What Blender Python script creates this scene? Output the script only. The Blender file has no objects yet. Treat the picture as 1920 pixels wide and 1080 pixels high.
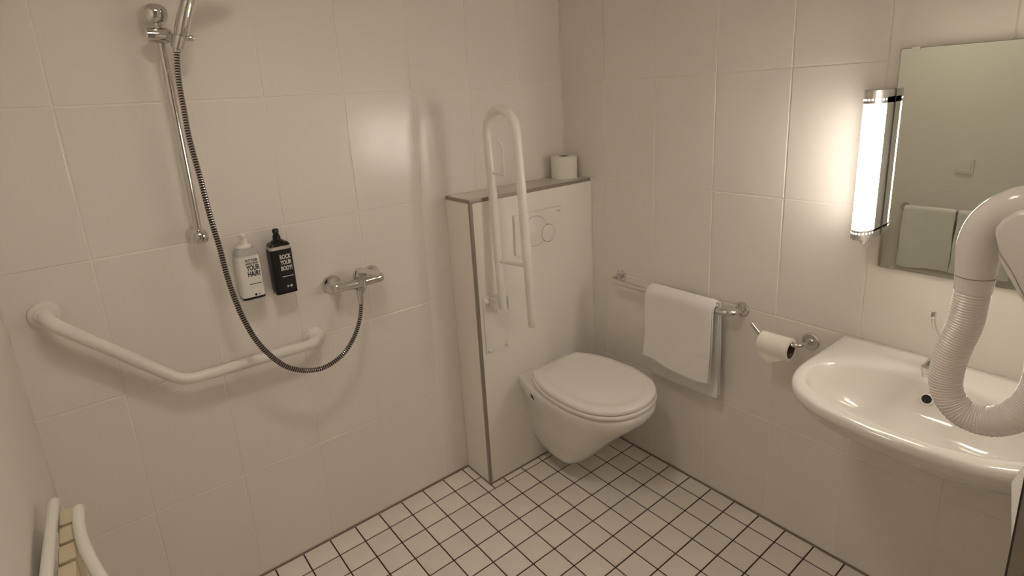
import bpy, bmesh, math, random
from mathutils import Vector, Matrix
random.seed(7)
S = bpy.context.scene
COL = S.collection

# ---------------------------------------------------------------- camera
cam_d = bpy.data.cameras.new('camera')
cam = bpy.data.objects.new('camera', cam_d)
COL.objects.link(cam)
YAW, PITCH, ROLL, FPX = 0.6616, -0.2488, -0.0571, 1045.15
CAM = Vector((-1.7767, -1.8603, 1.5867))
_f = Vector((math.sin(YAW)*math.cos(PITCH), math.cos(YAW)*math.cos(PITCH), math.sin(PITCH)))
_r = Vector((math.cos(YAW), -math.sin(YAW), 0)); _u = _r.cross(_f)
_c, _s = math.cos(ROLL), math.sin(ROLL)
_R, _U = _c*_r + _s*_u, -_s*_r + _c*_u
cam.matrix_world = Matrix(((_R.x, _U.x, -_f.x, CAM.x), (_R.y, _U.y, -_f.y, CAM.y), (_R.z, _U.z, -_f.z, CAM.z), (0, 0, 0, 1)))
cam_d.sensor_fit = 'HORIZONTAL'; cam_d.sensor_width = 36.0
cam_d.lens = FPX/1920*36.0
cam_d.shift_y = -(540-444.74)/1920
cam_d.clip_start = 0.02
S.camera = cam

# ---------------------------------------------------------------- light and view
w = bpy.data.worlds.new('world'); S.world = w; w.use_nodes = True
w.node_tree.nodes['Background'].inputs[0].default_value = (0.02, 0.018, 0.015, 1)
w.node_tree.nodes['Background'].inputs[1].default_value = 1.0
LAMP_STRENGTH = 16.0
LAMP_COLOR = (1.0, 0.90, 0.80, 1)
CEILING_STRENGTH = 28.0
S.view_settings.view_transform = 'Standard'
S.view_settings.look = 'None'
S.view_settings.gamma = 1.0
S.view_settings.use_curve_mapping = False
S.view_settings.exposure = 0.25
S.cycles.max_bounces = 6
S.cycles.diffuse_bounces = 5
S.cycles.glossy_bounces = 4
S.cycles.transmission_bounces = 4

# ---------------------------------------------------------------- materials
def mat(name, col, rough=0.5, metal=0.0, bump=0.0, bscale=80.0, var=0.0, vscale=3.0, objvar=0.0, coat=0.0, emit=None, trans=0.0, spec=0.5):
    m = bpy.data.materials.new(name); m.use_nodes = True
    nt = m.node_tree; b = nt.nodes['Principled BSDF']
    b.inputs['Base Color'].default_value = (*col, 1)
    b.inputs['Roughness'].default_value = rough
    b.inputs['Metallic'].default_value = metal
    b.inputs['Specular IOR Level'].default_value = spec
    if coat: b.inputs['Coat Weight'].default_value = coat; b.inputs['Coat Roughness'].default_value = 0.06
    if trans: b.inputs['Transmission Weight'].default_value = trans
    if emit:
        b.inputs['Emission Color'].default_value = emit[0]; b.inputs['Emission Strength'].default_value = emit[1]
    tc = nt.nodes.new('ShaderNodeTexCoord')
    src = None
    if var or objvar:
        mix = nt.nodes.new('ShaderNodeHueSaturation'); mix.inputs['Color'].default_value = (*col, 1)
        val = nt.nodes.new('ShaderNodeMath'); val.operation = 'ADD'; val.inputs[0].default_value = 1.0
        acc = None
        if var:
            n = nt.nodes.new('ShaderNodeTexNoise'); n.inputs['Scale'].default_value = vscale; n.inputs['Detail'].default_value = 2
            nt.links.new(tc.outputs['Object'], n.inputs['Vector'])
            mr = nt.nodes.new('ShaderNodeMapRange'); mr.inputs['To Min'].default_value = -var; mr.inputs['To Max'].default_value = var
            nt.links.new(n.outputs['Fac'], mr.inputs['Value']); acc = mr.outputs['Result']
        if objvar:
            oi = nt.nodes.new('ShaderNodeObjectInfo')
            mr2 = nt.nodes.new('ShaderNodeMapRange'); mr2.inputs['To Min'].default_value = -objvar; mr2.inputs['To Max'].default_value = objvar
            nt.links.new(oi.outputs['Random'], mr2.inputs['Value'])
            if acc is None: acc = mr2.outputs['Result']
            else:
                ad = nt.nodes.new('ShaderNodeMath'); nt.links.new(acc, ad.inputs[0]); nt.links.new(mr2.outputs['Result'], ad.inputs[1]); acc = ad.outputs[0]
        nt.links.new(acc, val.inputs[1]); nt.links.new(val.outputs[0], mix.inputs['Value'])
        nt.links.new(mix.outputs['Color'], b.inputs['Base Color'])
    if bump:
        n = nt.nodes.new('ShaderNodeTexNoise'); n.inputs['Scale'].default_value = bscale; n.inputs['Detail'].default_value = 1
        nt.links.new(tc.outputs['Object'], n.inputs['Vector'])
        bp = nt.nodes.new('ShaderNodeBump'); bp.inputs['Strength'].default_value = bump; bp.inputs['Distance'].default_value = 0.002
        nt.links.new(n.outputs['Fac'], bp.inputs['Height']); nt.links.new(bp.outputs['Normal'], b.inputs['Normal'])
    return m
M = {
 'walltile': mat('glazed wall tile', (0.86, 0.815, 0.75), 0.20, bump=0.06, bscale=14, objvar=0.006),
 'grout': mat('light wall grout', (0.88, 0.84, 0.77), 0.8, bump=0.3, bscale=300),
 'plaster': mat('painted wall', (0.86, 0.82, 0.75), 0.55),
 'ceil': mat('white ceiling paint', (0.86, 0.83, 0.78), 0.8),
 'floortile': mat('stone grey floor tile', (0.90, 0.845, 0.765), 0.42, bump=0.12, bscale=60, var=0.07, vscale=9, objvar=0.045),
 'floorgrout': mat('dark brown floor grout', (0.055, 0.035, 0.022), 0.85, bump=0.5, bscale=200, var=0.25, vscale=6),
 'sealant': mat('grey brown sealant', (0.27, 0.22, 0.165), 0.6),
 'panel': mat('white glazed panel', (0.91, 0.875, 0.80), 0.25, bump=0.05, bscale=12, var=0.01),
 'shelf': mat('grey beige shelf slab', (0.74, 0.70, 0.61), 0.25, bump=0.05, bscale=40, var=0.03),
 'profile': mat('dull metal edge profile', (0.36, 0.325, 0.275), 0.40, metal=0.6),
 'profile_dark': mat('dark joint line', (0.05, 0.04, 0.03), 0.6),
 'ceramic': mat('white sanitary ceramic', (0.84, 0.81, 0.755), 0.09, coat=0.3),
 'seatplastic': mat('white toilet seat plastic', (0.90, 0.86, 0.80), 0.22),
 'whitemetal': mat('white powder coated tube', (0.86, 0.83, 0.76), 0.28),
 'whiteplastic': mat('white plastic', (0.85, 0.82, 0.75), 0.35),
 'dryer': mat('pale grey dryer plastic', (0.82, 0.775, 0.725), 0.17),
 'dryerhose': mat('pale grey ribbed hose', (0.82, 0.77, 0.72), 0.24),
 'chrome': mat('polished chrome', (0.72, 0.70, 0.67), 0.07, metal=1.0),
 'chromedull': mat('brushed steel', (0.66, 0.645, 0.615), 0.36, metal=0.9),
 'groove': mat('dark hose groove', (0.035, 0.02, 0.014), 0.5),
 'paper': mat('tissue paper', (0.88, 0.85, 0.76), 0.9, bump=0.25, bscale=220),
 'cardboard': mat('brown cardboard core', (0.16, 0.10, 0.06), 0.9),
 'towel': mat('white terry cloth', (0.90, 0.885, 0.84), 0.95, bump=0.9, bscale=420, var=0.02, vscale=20),
 'blackplastic': mat('glossy black plastic', (0.006, 0.005, 0.005), 0.18),
 'blacklabel': mat('black label', (0.007, 0.006, 0.006), 0.45),
 'whitelabel': mat('white label', (0.84, 0.82, 0.76), 0.4),
 'clearbottle': mat('greyish clear bottle plastic', (0.50, 0.49, 0.45), 0.12, coat=0.4),
 'ink': mat('black ink', (0.01, 0.009, 0.008), 0.6),
 'whiteink': mat('white ink', (0.80, 0.78, 0.73), 0.6),
 'dark': mat('dark opening', (0.012, 0.009, 0.007), 0.7),
 'mirror': mat('mirror glass', (0.69, 0.725, 0.645), 0.01, metal=1.0),
 'glassedge': mat('mirror edge', (0.10, 0.11, 0.09), 0.2),
 'beige': mat('beige plastic seat slat', (0.72, 0.62, 0.44), 0.5, bump=0.1, bscale=50),
 'glow': mat('lit opal diffuser', (0.9, 0.88, 0.84), 0.3, emit=(LAMP_COLOR, LAMP_STRENGTH)),
 'ceilglow': mat('lit ceiling lamp glass', (0.9, 0.88, 0.84), 0.3, emit=(LAMP_COLOR, CEILING_STRENGTH)),
 'dotglow': mat('lit perforation', (0.9, 0.88, 0.84), 0.4, emit=(LAMP_COLOR, 1.6)),
 'acryl': mat('clear acrylic', (0.92, 0.90, 0.87), 0.15, trans=0.15),
 'door': mat('white door paint', (0.78, 0.75, 0.69), 0.5),
}

# ---------------------------------------------------------------- mesh helpers
class MB:
    def __init__(s): s.v, s.f, s.m, s.bev = [], [], [], False
    def add(s, verts, faces, mi=0):
        o = len(s.v); s.v += [tuple(p) for p in verts]
        for f in faces: s.f.append(tuple(i+o for i in f)); s.m.append(mi)
        return s
    def box(s, a, b, mi=0, bev=0.0, seg=2):
        x0, y0, z0 = [min(p, q) for p, q in zip(a, b)]; x1, y1, z1 = [max(p, q) for p, q in zip(a, b)]
        vs = [(x0,y0,z0),(x1,y0,z0),(x1,y1,z0),(x0,y1,z0),(x0,y0,z1),(x1,y0,z1),(x1,y1,z1),(x0,y1,z1)]
        fs = [(0,3,2,1),(4,5,6,7),(0,1,5,4),(1,2,6,5),(2,3,7,6),(3,0,4,7)]
        if bev:
            s.bev = True
            bm = bmesh.new(); bv = [bm.verts.new(v) for v in vs]
            for f in fs: bm.faces.new([bv[i] for i in f])
            bmesh.ops.bevel(bm, geom=bm.edges[:], offset=bev, segments=seg, profile=0.5, affect='EDGES')
            bm.verts.index_update()
            vs = [v.co[:] for v in bm.verts]; fs = [[v.index for v in f.verts] for f in bm.faces]; bm.free()
        return s.add(vs, fs, mi)
    def loft(s, rings, mi=0, cap0=True, cap1=True, closed=True, mats=None):
        n = len(rings[0]); vs = [p for r in rings for p in r]; o = len(s.v); s.v += [tuple(p) for p in vs]
        for k in range(len(rings)-1):
            for i in range(n if closed else n-1):
                j = (i+1) % n
                s.f.append((o+k*n+i, o+k*n+j, o+(k+1)*n+j, o+(k+1)*n+i)); s.m.append(mats[k] if mats else mi)
        if cap0: s.f.append(tuple(o+i for i in range(n))[::-1]); s.m.append(mats[0] if mats else mi)
        if cap1: s.f.append(tuple(o+(len(rings)-1)*n+i for i in range(n))); s.m.append(mats[-1] if mats else mi)
        return s
    def tube(s, path, r, seg=16, mi=0, cap=True, mats=None):
        P = [Vector(p) for p in path]; n = len(P)
        rs = r if isinstance(r, (list, tuple)) else [r]*n
        T = [(P[min(i+1, n-1)]-P[max(i-1, 0)]).normalized() for i in range(n)]
        up = Vector((0,0,1)) if abs(T[0].z) < 0.9 else Vector((1,0,0))
        N = (up - up.dot(T[0])*T[0]).normalized(); rings = []
        for i in range(n):
            if i:
                N = N - N.dot(T[i])*T[i]
                N.normalize()
            B = T[i].cross(N)
            rings.append([P[i] + rs[i]*(math.cos(2*math.pi*k/seg)*N + math.sin(2*math.pi*k/seg)*B) for k in range(seg)])
        return s.loft(rings, mi, cap, cap, True, mats)
    def lathe(s, prof, origin, axis, seg=32, mi=0, cap=True, mats=None):
        # prof: list of (distance along axis, radius)
        A = Vector(axis).normalized(); O = Vector(origin)
        return s.tube_rings([(O + A*d, r) for d, r in prof], A, seg, mi, cap, mats)
    def tube_rings(s, pr, A, seg, mi, cap, mats=None):
        up = Vector((0,0,1)) if abs(A.z) < 0.9 else Vector((1,0,0))
        N = (up - up.dot(A)*A).normalized(); B = A.cross(N)
        rings = [[c + max(r, 1e-5)*(math.cos(2*math.pi*k/seg)*N + math.sin(2*math.pi*k/seg)*B) for k in range(seg)] for c, r in pr]
        return s.loft(rings, mi, cap, cap, True, mats)
    def build(s, name, mats, parent=None, smooth=35, sub=0):
        mats = mats if isinstance(mats, (list, tuple)) else [mats]
        off = Vector(parent.get('_o', (0,0,0))) if parent else Vector((0,0,0))
        me = bpy.data.meshes.new(name)
        me.from_pydata([tuple(Vector(p)-off) for p in s.v], [], s.f)
        me.polygons.foreach_set('material_index', s.m)
        bm = bmesh.new(); bm.from_mesh(me); bmesh.ops.recalc_face_normals(bm, faces=bm.faces[:]); bm.to_mesh(me); bm.free()
        for k in mats: me.materials.append(M[k])
        if smooth:
            me.polygons.foreach_set('use_smooth', [True]*len(me.polygons))
            me.set_sharp_from_angle(angle=math.radians(smooth))
        me.update()
        o = bpy.data.objects.new(name, me); COL.objects.link(o)
        if parent:
            o.parent = parent; OFF[o.name] = off
        if s.bev and smooth:
            md = o.modifiers.new('weighted normals', 'WEIGHTED_NORMAL'); md.keep_sharp = True
        if sub:
            md = o.modifiers.new('subdivision', 'SUBSURF'); md.levels = sub; md.render_levels = sub
        return o
OFF = {}
def tag(o, label, cat, group=None):
    o['label'] = label; o['category'] = cat
    if group: o['group'] = group
    return o
BASES = []
def thing(name, loc, label, cat, group=None):
    o = bpy.data.objects.new(name, None); COL.objects.link(o); o.location = loc
    o.empty_display_size = 0.05
    o['_o'] = list(loc); BASES.append(o)
    return tag(o, label, cat, group)
def sub(mb, name, mats, part, root, **k):
    """a sub-part: built in world coordinates, parented to a part of root"""
    o = mb.build(name, mats, root, **k); o.parent = part
    return o
def struct(mb, name, mats, **k):
    o = mb.build(name, mats, None, **k); o['kind'] = 'structure'; return o

def catmull(pts, n=8):
    P = [Vector(p) for p in pts]; P = [2*P[0]-P[1]] + P + [2*P[-1]-P[-2]]; out = []
    for i in range(1, len(P)-2):
        for k in range(n):
            t = k/n; a, b, c, d = P[i-1], P[i], P[i+1], P[i+2]
            out.append(0.5*((2*b) + (-a+c)*t + (2*a-5*b+4*c-d)*t*t + (-a+3*b-3*c+d)*t**3))
    out.append(P[-2]); return out
def fillet(pts, r, n=8):
    P = [Vector(p) for p in pts]; rr = r if isinstance(r, (list, tuple)) else [r]*(len(P)-2); out = [P[0]]
    for i in range(1, len(P)-1):
        a, b, c = P[i-1], P[i], P[i+1]; u = (a-b).normalized(); v = (c-b).normalized()
        ang = u.angle(v); d = rr[i-1]/math.tan(ang/2); d = min(d, 0.49*(a-b).length if i > 1 else 0.98*(a-b).length, 0.49*(c-b).length if i < len(P)-2 else 0.98*(c-b).length)
        rad = d*math.tan(ang/2); ctr = b + (u+v).normalized()*(rad/math.sin(ang/2))
        p, q = b+u*d-ctr, b+v*d-ctr; full = p.angle(q); ax = p.cross(q).normalized()
        for k in range(n+1): out.append(ctr + Matrix.Rotation(full*k/n, 3, ax) @ p)
    out.append(P[-1]); return out
def resample(pts, step):
    L = [0]
    for a, b in zip(pts, pts[1:]): L.append(L[-1] + (b-a).length)
    n = max(2, int(L[-1]/step)); out = []; j = 0
    for k in range(n+1):
        t = L[-1]*k/n
        while j < len(L)-2 and L[j+1] < t: j += 1
        q = (t-L[j])/max(1e-9, L[j+1]-L[j]); out.append(pts[j].lerp(pts[j+1], q))
    return out
def closed_spline(pts, n=6):
    P = [Vector(p) for p in pts]; m = len(P); out = []
    for i in range(m):
        a, b, c, d = P[i-1], P[i], P[(i+1) % m], P[(i+2) % m]
        for k in range(n):
            t = k/n; out.append(0.5*((2*b) + (-a+c)*t + (2*a-5*b+4*c-d)*t*t + (-a+3*b-3*c+d)*t**3))
    return out

def text_mesh(name, body, size, center, mats, root, part=None, sx=1.0, bold=0.0, depth=0.0003):
    """flat lettering facing -y, centred on a point"""
    cu = bpy.data.curves.new(name, 'FONT'); cu.body = body; cu.size = size; cu.align_x = 'CENTER'; cu.align_y = 'CENTER'
    cu.offset = bold; cu.extrude = depth; cu.resolution_u = 3
    t = bpy.data.objects.new(name + '_tmp', cu); COL.objects.link(t)
    dg = bpy.context.evaluated_depsgraph_get()
    me = bpy.data.meshes.new_from_object(t.evaluated_get(dg))
    bpy.data.objects.remove(t); bpy.data.curves.remove(cu)
    c = Vector(center) - Vector(root['_o'])
    for v in me.vertices:
        x, y, z = v.co; v.co = (c.x + x*sx, c.y - z, c.z + y)
    me.materials.clear(); me.materials.append(M[mats]); me.name = name
    o = bpy.data.objects.new(name, me); COL.objects.link(o); o.parent = part or root
    return o

# ================================================================ SETTING
XD, YE, XE, YF, ZC = -1.983, -1.81, -1.262, -2.70, 2.45
BX, BY, BZ = -0.648, -0.167, 1.2165       # toilet block
# ---- floor
GX0, GY0, FP = 0.0172, -0.0995, 0.1
flo = struct(MB().box((XD-0.1, YF-0.1, -0.10), (0.1, 0.1, -0.0016)), 'floor', 'floorgrout', smooth=0)
flo['label'] = 'square light floor tiles with dark brown joints'
def in_view(p, m=60):
    d = Vector(p) - CAM; z = d.dot(_f)
    if z < 0.05: return False
    x = 960 + FPX*d.dot(_R)/z; y = 444.74 - FPX*d.dot(_U)/z
    return -m < x < 1920+m and -m < y < 1080+m
def clip_cell(x0, x1, y0, y1):
    return max(x0, XD), min(x1, 0.0), max(y0, YF), min(y1, 0.0)
tile_cache = {}
def shared_tile(w_, d_, t_, bev, key, matname, seg=1):
    k = (round(w_, 4), round(d_, 4), key)
    if k not in tile_cache:
        mb = MB().box((-w_/2, -d_/2, -t_), (w_/2, d_/2, 0), bev=bev, seg=seg)
        o = mb.build('tile', matname, None, smooth=0)
        tile_cache[k] = o.data; bpy.data.objects.remove(o)
    return tile_cache[k]
G = 0.0048
rest = MB(); ntile = 0
for i in range(-21, 2):
    for j in range(0, 28):
        x0, x1, y0, y1 = clip_cell(GX0+(i-1)*FP, GX0+i*FP, GY0-j*FP, GY0-(j-1)*FP)
        pieces = [(x0, x1, y0, y1)]
        if y1 > BY and x1 > BX:                                   # cut around the toilet block
            pieces = []
            if x0 < BX: pieces.append((x0, BX, y0, y1))
            if y0 < BY: pieces.append((max(x0, BX), x1, y0, BY))
        if y0 < YE and x1 > XE:
            pieces2 = []
            for a, b, c, d in pieces:
                if a < XE: pieces2.append((a, XE, c, min(d, YE) if True else d))
                if d > YE: pieces2.append((a, b, max(c, YE), d))
            pieces = pieces2
        for a, b, c, d in pieces:
            a += G/2; b -= G/2; c += G/2; d -= G/2
            if b-a < 0.008 or d-c < 0.008: continue
            if a < XD+G: a = XD+0.003
            cx, cy = (a+b)/2, (c+d)/2
            if in_view((cx, cy, 0), 40) and ntile < 300:
                me = shared_tile(b-a, d-c, 0.004, 0.0008, 'f', 'floortile')
                o = bpy.data.objects.new('tile', me); COL.objects.link(o); o.parent = flo
                o.location = (cx, cy, random.uniform(-0.0002, 0.0003)); ntile += 1
                o.rotation_euler = (random.uniform(-0.002, 0.002), random.uniform(-0.002, 0.002), 0)
            else:
                rest.box((a, c, -0.004), (b, d, 0.0))
ro = rest.build('floor_tiles_out_of_view', 'floortile', flo, smooth=0); ro['kind'] = 'stuff'; ro.name = 'tile_field'

# ---- walls with tiles
TG = 0.0040
def tiled_wall(name, label, a, b, origin, du, n, cols, rows, keep=None):
    """backing box a-b with glazed tiles; tiles run along du (unit), normal n; cols/rows are joint positions"""
    wl = struct(MB().box(a, b), name, 'grout', smooth=0); wl['label'] = label
    for c0, c1 in zip(cols, cols[1:]):
        for z0, z1 in zip(rows, rows[1:]):
            w_, h_ = c1-c0-TG, z1-z0-TG
            me = shared_tile(w_, h_, 0.004, 0.0016, name, 'walltile', seg=2)
            o = bpy.data.objects.new('tile', me); COL.objects.link(o); o.parent = wl
            D = Vector(du); Nn = Vector(n); Z = Vector((0, 0, 1))
            rot = Matrix((D, Z, Nn)).transposed()
            if rot.determinant() < 0: rot = Matrix((-D, Z, Nn)).transposed()
            tilt = Matrix.Rotation(random.uniform(-0.0025, 0.0025), 3, 'X') @ Matrix.Rotation(random.uniform(-0.0025, 0.0025), 3, 'Y')
            o.rotation_euler = (rot @ tilt).to_euler()
            o.location = Vector(origin) + D*(c0+c1)/2 + Z*(z0+z1)/2 + Nn*0.0
    return wl
ROWS = [0.0035] + [0.4055*k for k in range(1, 6)] + [2.41, ZC]
ROWS = [0.0035, 0.4055, 0.811, 1.2165, 1.622, 2.0275, ZC]
colsA = [XD] + [-1.011-0.2557*k for k in range(3, -1, -1)] + [-0.7553, -0.4996, -0.2439, 0.0]
wallA = tiled_wall('wall_back', 'tall cream wall tiles of the shower side with thin joints', (XD-0.1, 0.0014, -0.1), (0.1, 0.12, ZC), (0, 0, 0), (1, 0, 0), (0, -1, 0), colsA, ROWS)
colsB = [0.0, 0.2487] + [0.2487+0.255*k for k in range(1, 6)] + [-YE]
wallB = tiled_wall('wall_right', 'tall cream wall tiles behind washbasin and mirror', (0.0014, YE-0.1, -0.1), (0.12, 0.1, ZC), (0, 0, 0), (0, -1, 0), (-1, 0, 0), colsB, ROWS)
wallD = struct(MB().box((XD-0.12, YF-0.1, -0.1), (XD, 0.1, ZC)), 'wall_left', 'plaster', smooth=0)
wallE = struct(MB().box((XE, YF-0.1, -0.1), (0.12, YE, ZC)), 'wall_front', 'plaster', smooth=0)
wallF = struct(MB().box((XD-0.1, YF-0.12, -0.1), (XE+0.05, YF, ZC)), 'wall_entrance', 'plaster', smooth=0)
struct(MB().box((XD-0.12, YF-0.12, ZC), (0.12, 0.12, ZC+0.1)), 'ceiling', 'ceil', smooth=0)
# metal corner strip on the wall end by the camera
tr = MB().box((XE-0.0012, YE-0.0095, 0), (XE, YE+0.0012, ZC-0.002)).box((XE, YE, 0), (XE+0.0095, YE+0.0012, ZC-0.002))
t1 = struct(tr, 'trim_1', 'profile', smooth=0); t1['label'] = 'slim metal corner strip on the wall end'
for yy in (YE-0.0105, YE-0.0002):
    MB().box((XE-0.0014, yy, 0), (XE+0.0002, yy+0.0012, ZC-0.002)).build('joint_line', 'profile_dark', t1, smooth=0)
# sealant lines along the floor
def seal(n, a, b):
    o = struct(MB().box(a, b), f'trim_{n}', 'sealant', smooth=0); o['label'] = 'grey brown sealant line between wall and floor'
SW = 0.006
seal(2, (XD, -SW, -0.001), (BX, -0.0001, 0.004))
seal(3, (-SW, YE, -0.001), (-0.0001, BY, 0.004))
seal(4, (BX-SW*0.7, BY, -0.001), (BX+0.001, 0, 0.003))
seal(5, (BX, BY-SW*0.7, -0.001), (0, BY+0.001, 0.003))
seal(6, (XD, YF, -0.001), (XD+SW, 0, 0.004))
cj = struct(MB().box((-0.004, -0.004, BZ+0.004), (-0.0001, -0.0001, ZC)), 'trim_7', 'grout', smooth=0); cj['label'] = 'light joint in the corner of the two tiled walls'

# ---- boxed-in toilet block
blk = struct(MB().box((BX+0.006, BY+0.006, -0.05), (-0.0002, -0.0002, BZ-0.010)), 'wall_block', 'grout', smooth=0)
blk['label'] = 'low white boxed-in block behind the toilet with metal edges'
MB().box((BX+0.011, BY, 0.003), (-0.004, BY+0.008, BZ-0.010), bev=0.001, seg=1).build('front_panel', 'panel', blk)
MB().box((BX, BY+0.011, 0.003), (BX+0.008, -0.001, BZ-0.010), bev=0.001, seg=1).build('side_panel', 'panel', blk)
MB().box((BX+0.006, BY+0.006, BZ-0.010), (-0.001, -0.001, BZ+0.003), bev=0.001, seg=1).build('shelf_slab', 'shelf', blk)
e = MB().box((BX-0.001, BY-0.001, 0.002), (BX+0.011, BY+0.001, BZ-0.009), bev=0.0006, seg=1).box((BX-0.001, BY, 0.002), (BX+0.001, BY+0.011, BZ-0.009), bev=0.0006, seg=1)
e.build('edge_strip', 'profile', blk)
MB().box((BX-0.002, BY-0.002, BZ-0.011), (-0.006, BY+0.006, BZ+0.0035), bev=0.002).build('edge_strip', 'profile', blk)
MB().box((BX-0.002, BY, BZ-0.011), (BX+0.006, -0.003, BZ+0.0035), bev=0.002).build('edge_strip', 'profile', blk)
MB().box((-0.0085, BY-0.0015, 0.003), (-0.0005, BY+0.001, BZ+0.002), bev=0.001, seg=1).build('corner_sealant', 'whiteplastic', blk)
SHELF = BZ + 0.003

# ================================================================ SHOWER WALL (y = 0)
# ---- angled grab bar
def grab_flange(mb, p, n, r=0.036):
    mb.lathe([(0, r), (0.004, r), (0.009, r*0.93), (0.012, r*0.72), (0.0125, r*0.62), (0.016, r*0.6), (0.018, 0.018)], p, n, 40)
g = thing('grab_bar', (-1.63, 0, 0.82), 'white angled grab bar on the shower wall under the shower rail', 'grab bar')
yb = -0.062; zb = 0.823
path = fillet([(-1.902, 0, 1.096), (-1.902+0.004, yb, 1.092), (-1.634, yb, zb), (-1.2296, yb, zb-0.010), (-1.2296, 0, zb-0.012)], [0.045, 0.09, 0.045], 10)
MB().tube(path, 0.0165, 24).build('bar', 'whitemetal', g)
for p in [(-1.902, -0.0005, 1.096), (-1.2296, -0.0005, zb-0.012)]:
    f = MB(); grab_flange(f, p, (0, -1, 0)); f.build('flange', 'whitemetal', g)

# ---- shower rail with brackets and slider
RX, RY = -1.5195, -0.058
sr = thing('shower_rail', (RX, 0, 1.24), 'vertical chrome shower slide rail on the tiled wall', 'shower rail')
MB().tube([(RX, RY, 1.245), (RX, RY, 1.845)], 0.0105, 24).build('pole', 'chrome', sr)
def bracket(z, k):
    mb = MB(); rings = []
    for y, wv, h in [(yy, ww*k, hh_*k) for yy, ww, hh_ in [(0.0, 0.027, 0.022), (-0.02, 0.027, 0.023), (-0.055, 0.025, 0.022), (-0.074, 0.021, 0.019), (-0.083, 0.012, 0.011), (-0.085, 0.003, 0.003)]]:
        ring = []
        for k in range(32):
            a = 2*math.pi*k/32; c, s_ = math.cos(a), math.sin(a)
            q = 2.6
            ring.append((RX + wv*math.copysign(abs(c)**(2/q), c), y, z + h*math.copysign(abs(s_)**(2/q), s_)))
        rings.append(ring)
    mb.loft(rings); return mb
bracket(1.241, 1).build('bracket', 'chrome', sr)
bracket(1.846, 1.2).build('bracket', 'chrome', sr)
sl = MB().lathe([(0, 0.012), (0.004, 0.019), (0.045, 0.0205), (0.058, 0.018), (0.062, 0.012)], (-1.552, RY-0.004, 1.792), (1, 0, -0.02), 28)
sl.build('slider', 'chrome', sr)
HX = Vector((-1.4855, -0.105, 1.772))       # handset sleeve centre
hd = Vector((0.36, -0.20, 1.0)).normalized()     # handset axis
slv = MB().tube([(-1.505, RY-0.006, 1.790), (-1.493, -0.085, 1.782), tuple(HX)], [0.014, 0.012, 0.010], 16)
slv.build('holder_arm', 'chrome', sr)
MB().lathe([(-0.018, 0.0135), (-0.016, 0.0155), (0.016, 0.0165), (0.018, 0.0145)], HX, hd, 28).build('holder_sleeve', 'chrome', sr)
MB().lathe([(0, 0.005), (0.010, 0.007), (0.018, 0.0085), (0.024, 0.006), (0.026, 0.001)], HX + Vector((0.013, -0.004, 0.006)), (1, -0.1, 0.15), 20).build('clamp_knob', 'chrome', sr)
# ---- handset
hs = thing('shower_handset', tuple(HX), 'chrome hand shower clipped in the holder at the top of the slide rail', 'hand shower')
hp = [HX + hd*d for d in (-0.015, 0.0, 0.019, 0.03, 0.06, 0.095, 0.125)] + [HX + hd*0.15 + Vector((0.002, -0.012, 0.004)), HX + hd*0.165 + Vector((0.006, -0.03, 0.006))]
MB().tube(hp, [0.011, 0.0125, 0.0135, 0.0165, 0.0175, 0.0165, 0.015, 0.016, 0.017], 24).build('handle', 'chrome', hs)
hn = Vector((0.25, -0.62, -0.75)).normalized(); hc = HX + hd*0.172 + Vector((0.038, -0.045, 0.010))
hh = MB().lathe([(-0.030, 0.010), (-0.026, 0.026), (-0.014, 0.044), (0.0, 0.050), (0.006, 0.049)], hc, hn, 40)
h_o = hh.build('head', 'whiteplastic', hs)
sub(MB().lathe([(0.0061, 0.044), (0.009, 0.042)], hc, hn, 32), 'spray_face', 'chromedull', h_o, hs)

# ---- hose (ribbed metal) traced from holder to mixer
def unpx(x, y, Y):
    d = _R*((x-960)/FPX) + _U*(-(y-444.74)/FPX) + _f
    return CAM + d*((Y-CAM.y)/d.y)
hose_px = [(331.5,90,-.105),(333.3,133.3,-.108),(338.5,172,-.112),(345,205,-.115),(352.5,248.8,-.12),(363,290,-.124),(373.2,325.8,-.128),(394,406,-.134),(411,462,-.138),(424.4,512.6,-.142),(439,557,-.145),(457,598.5,-.147),(480.7,638.5,-.148),(507.4,666.7,-.147),(537,687.4,-.144),(572.6,694.8,-.138),(608,689,-.130),(640.7,666.7,-.120),(661.5,637,-.108),(673.3,604.4,-.096),(677,574.8,-.085),(675,553,-.078)]
hpth = catmull([unpx(*p) for p in hose_px], 6)
HOSE_P = 0.0070
L = sum((b-a).length for a, b in zip(hpth, hpth[1:])); nrib = int(L/HOSE_P)
pts = resample(hpth, L/(nrib*4) + 1e-9)
rad = [(0.0083, 0.0083, 0.0066, 0.0066)[i % 4] for i in range(len(pts))]
hz = thing('shower_hose', tuple(hpth[-1]), 'long ribbed chrome shower hose hanging in a loop below the bottles', 'hose')
mats = [(0, 0, 1, 0)[i % 4] for i in range(len(pts)-1)]
MB().tube(pts, rad, 14, mats=[(0, 0, 1, 1)[i % 4] for i in range(len(pts)-1)]).build('ribbed_tube', ['chrome', 'groove'], hz, smooth=30)
t0v = (hpth[1]-hpth[0]).normalized()
MB().lathe([(-0.012, 0.0085), (-0.002, 0.010), (0.012, 0.0095)], hpth[0], t0v, 20).build('end_nut', 'chrome', hz)
t1v = (hpth[-1]-hpth[-3]).normalized()
MB().lathe([(-0.030, 0.0085), (-0.016, 0.010), (0.006, 0.0115), (0.018, 0.0115)], hpth[-1], t1v, 20).build('end_nut', 'chrome', hz)

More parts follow.
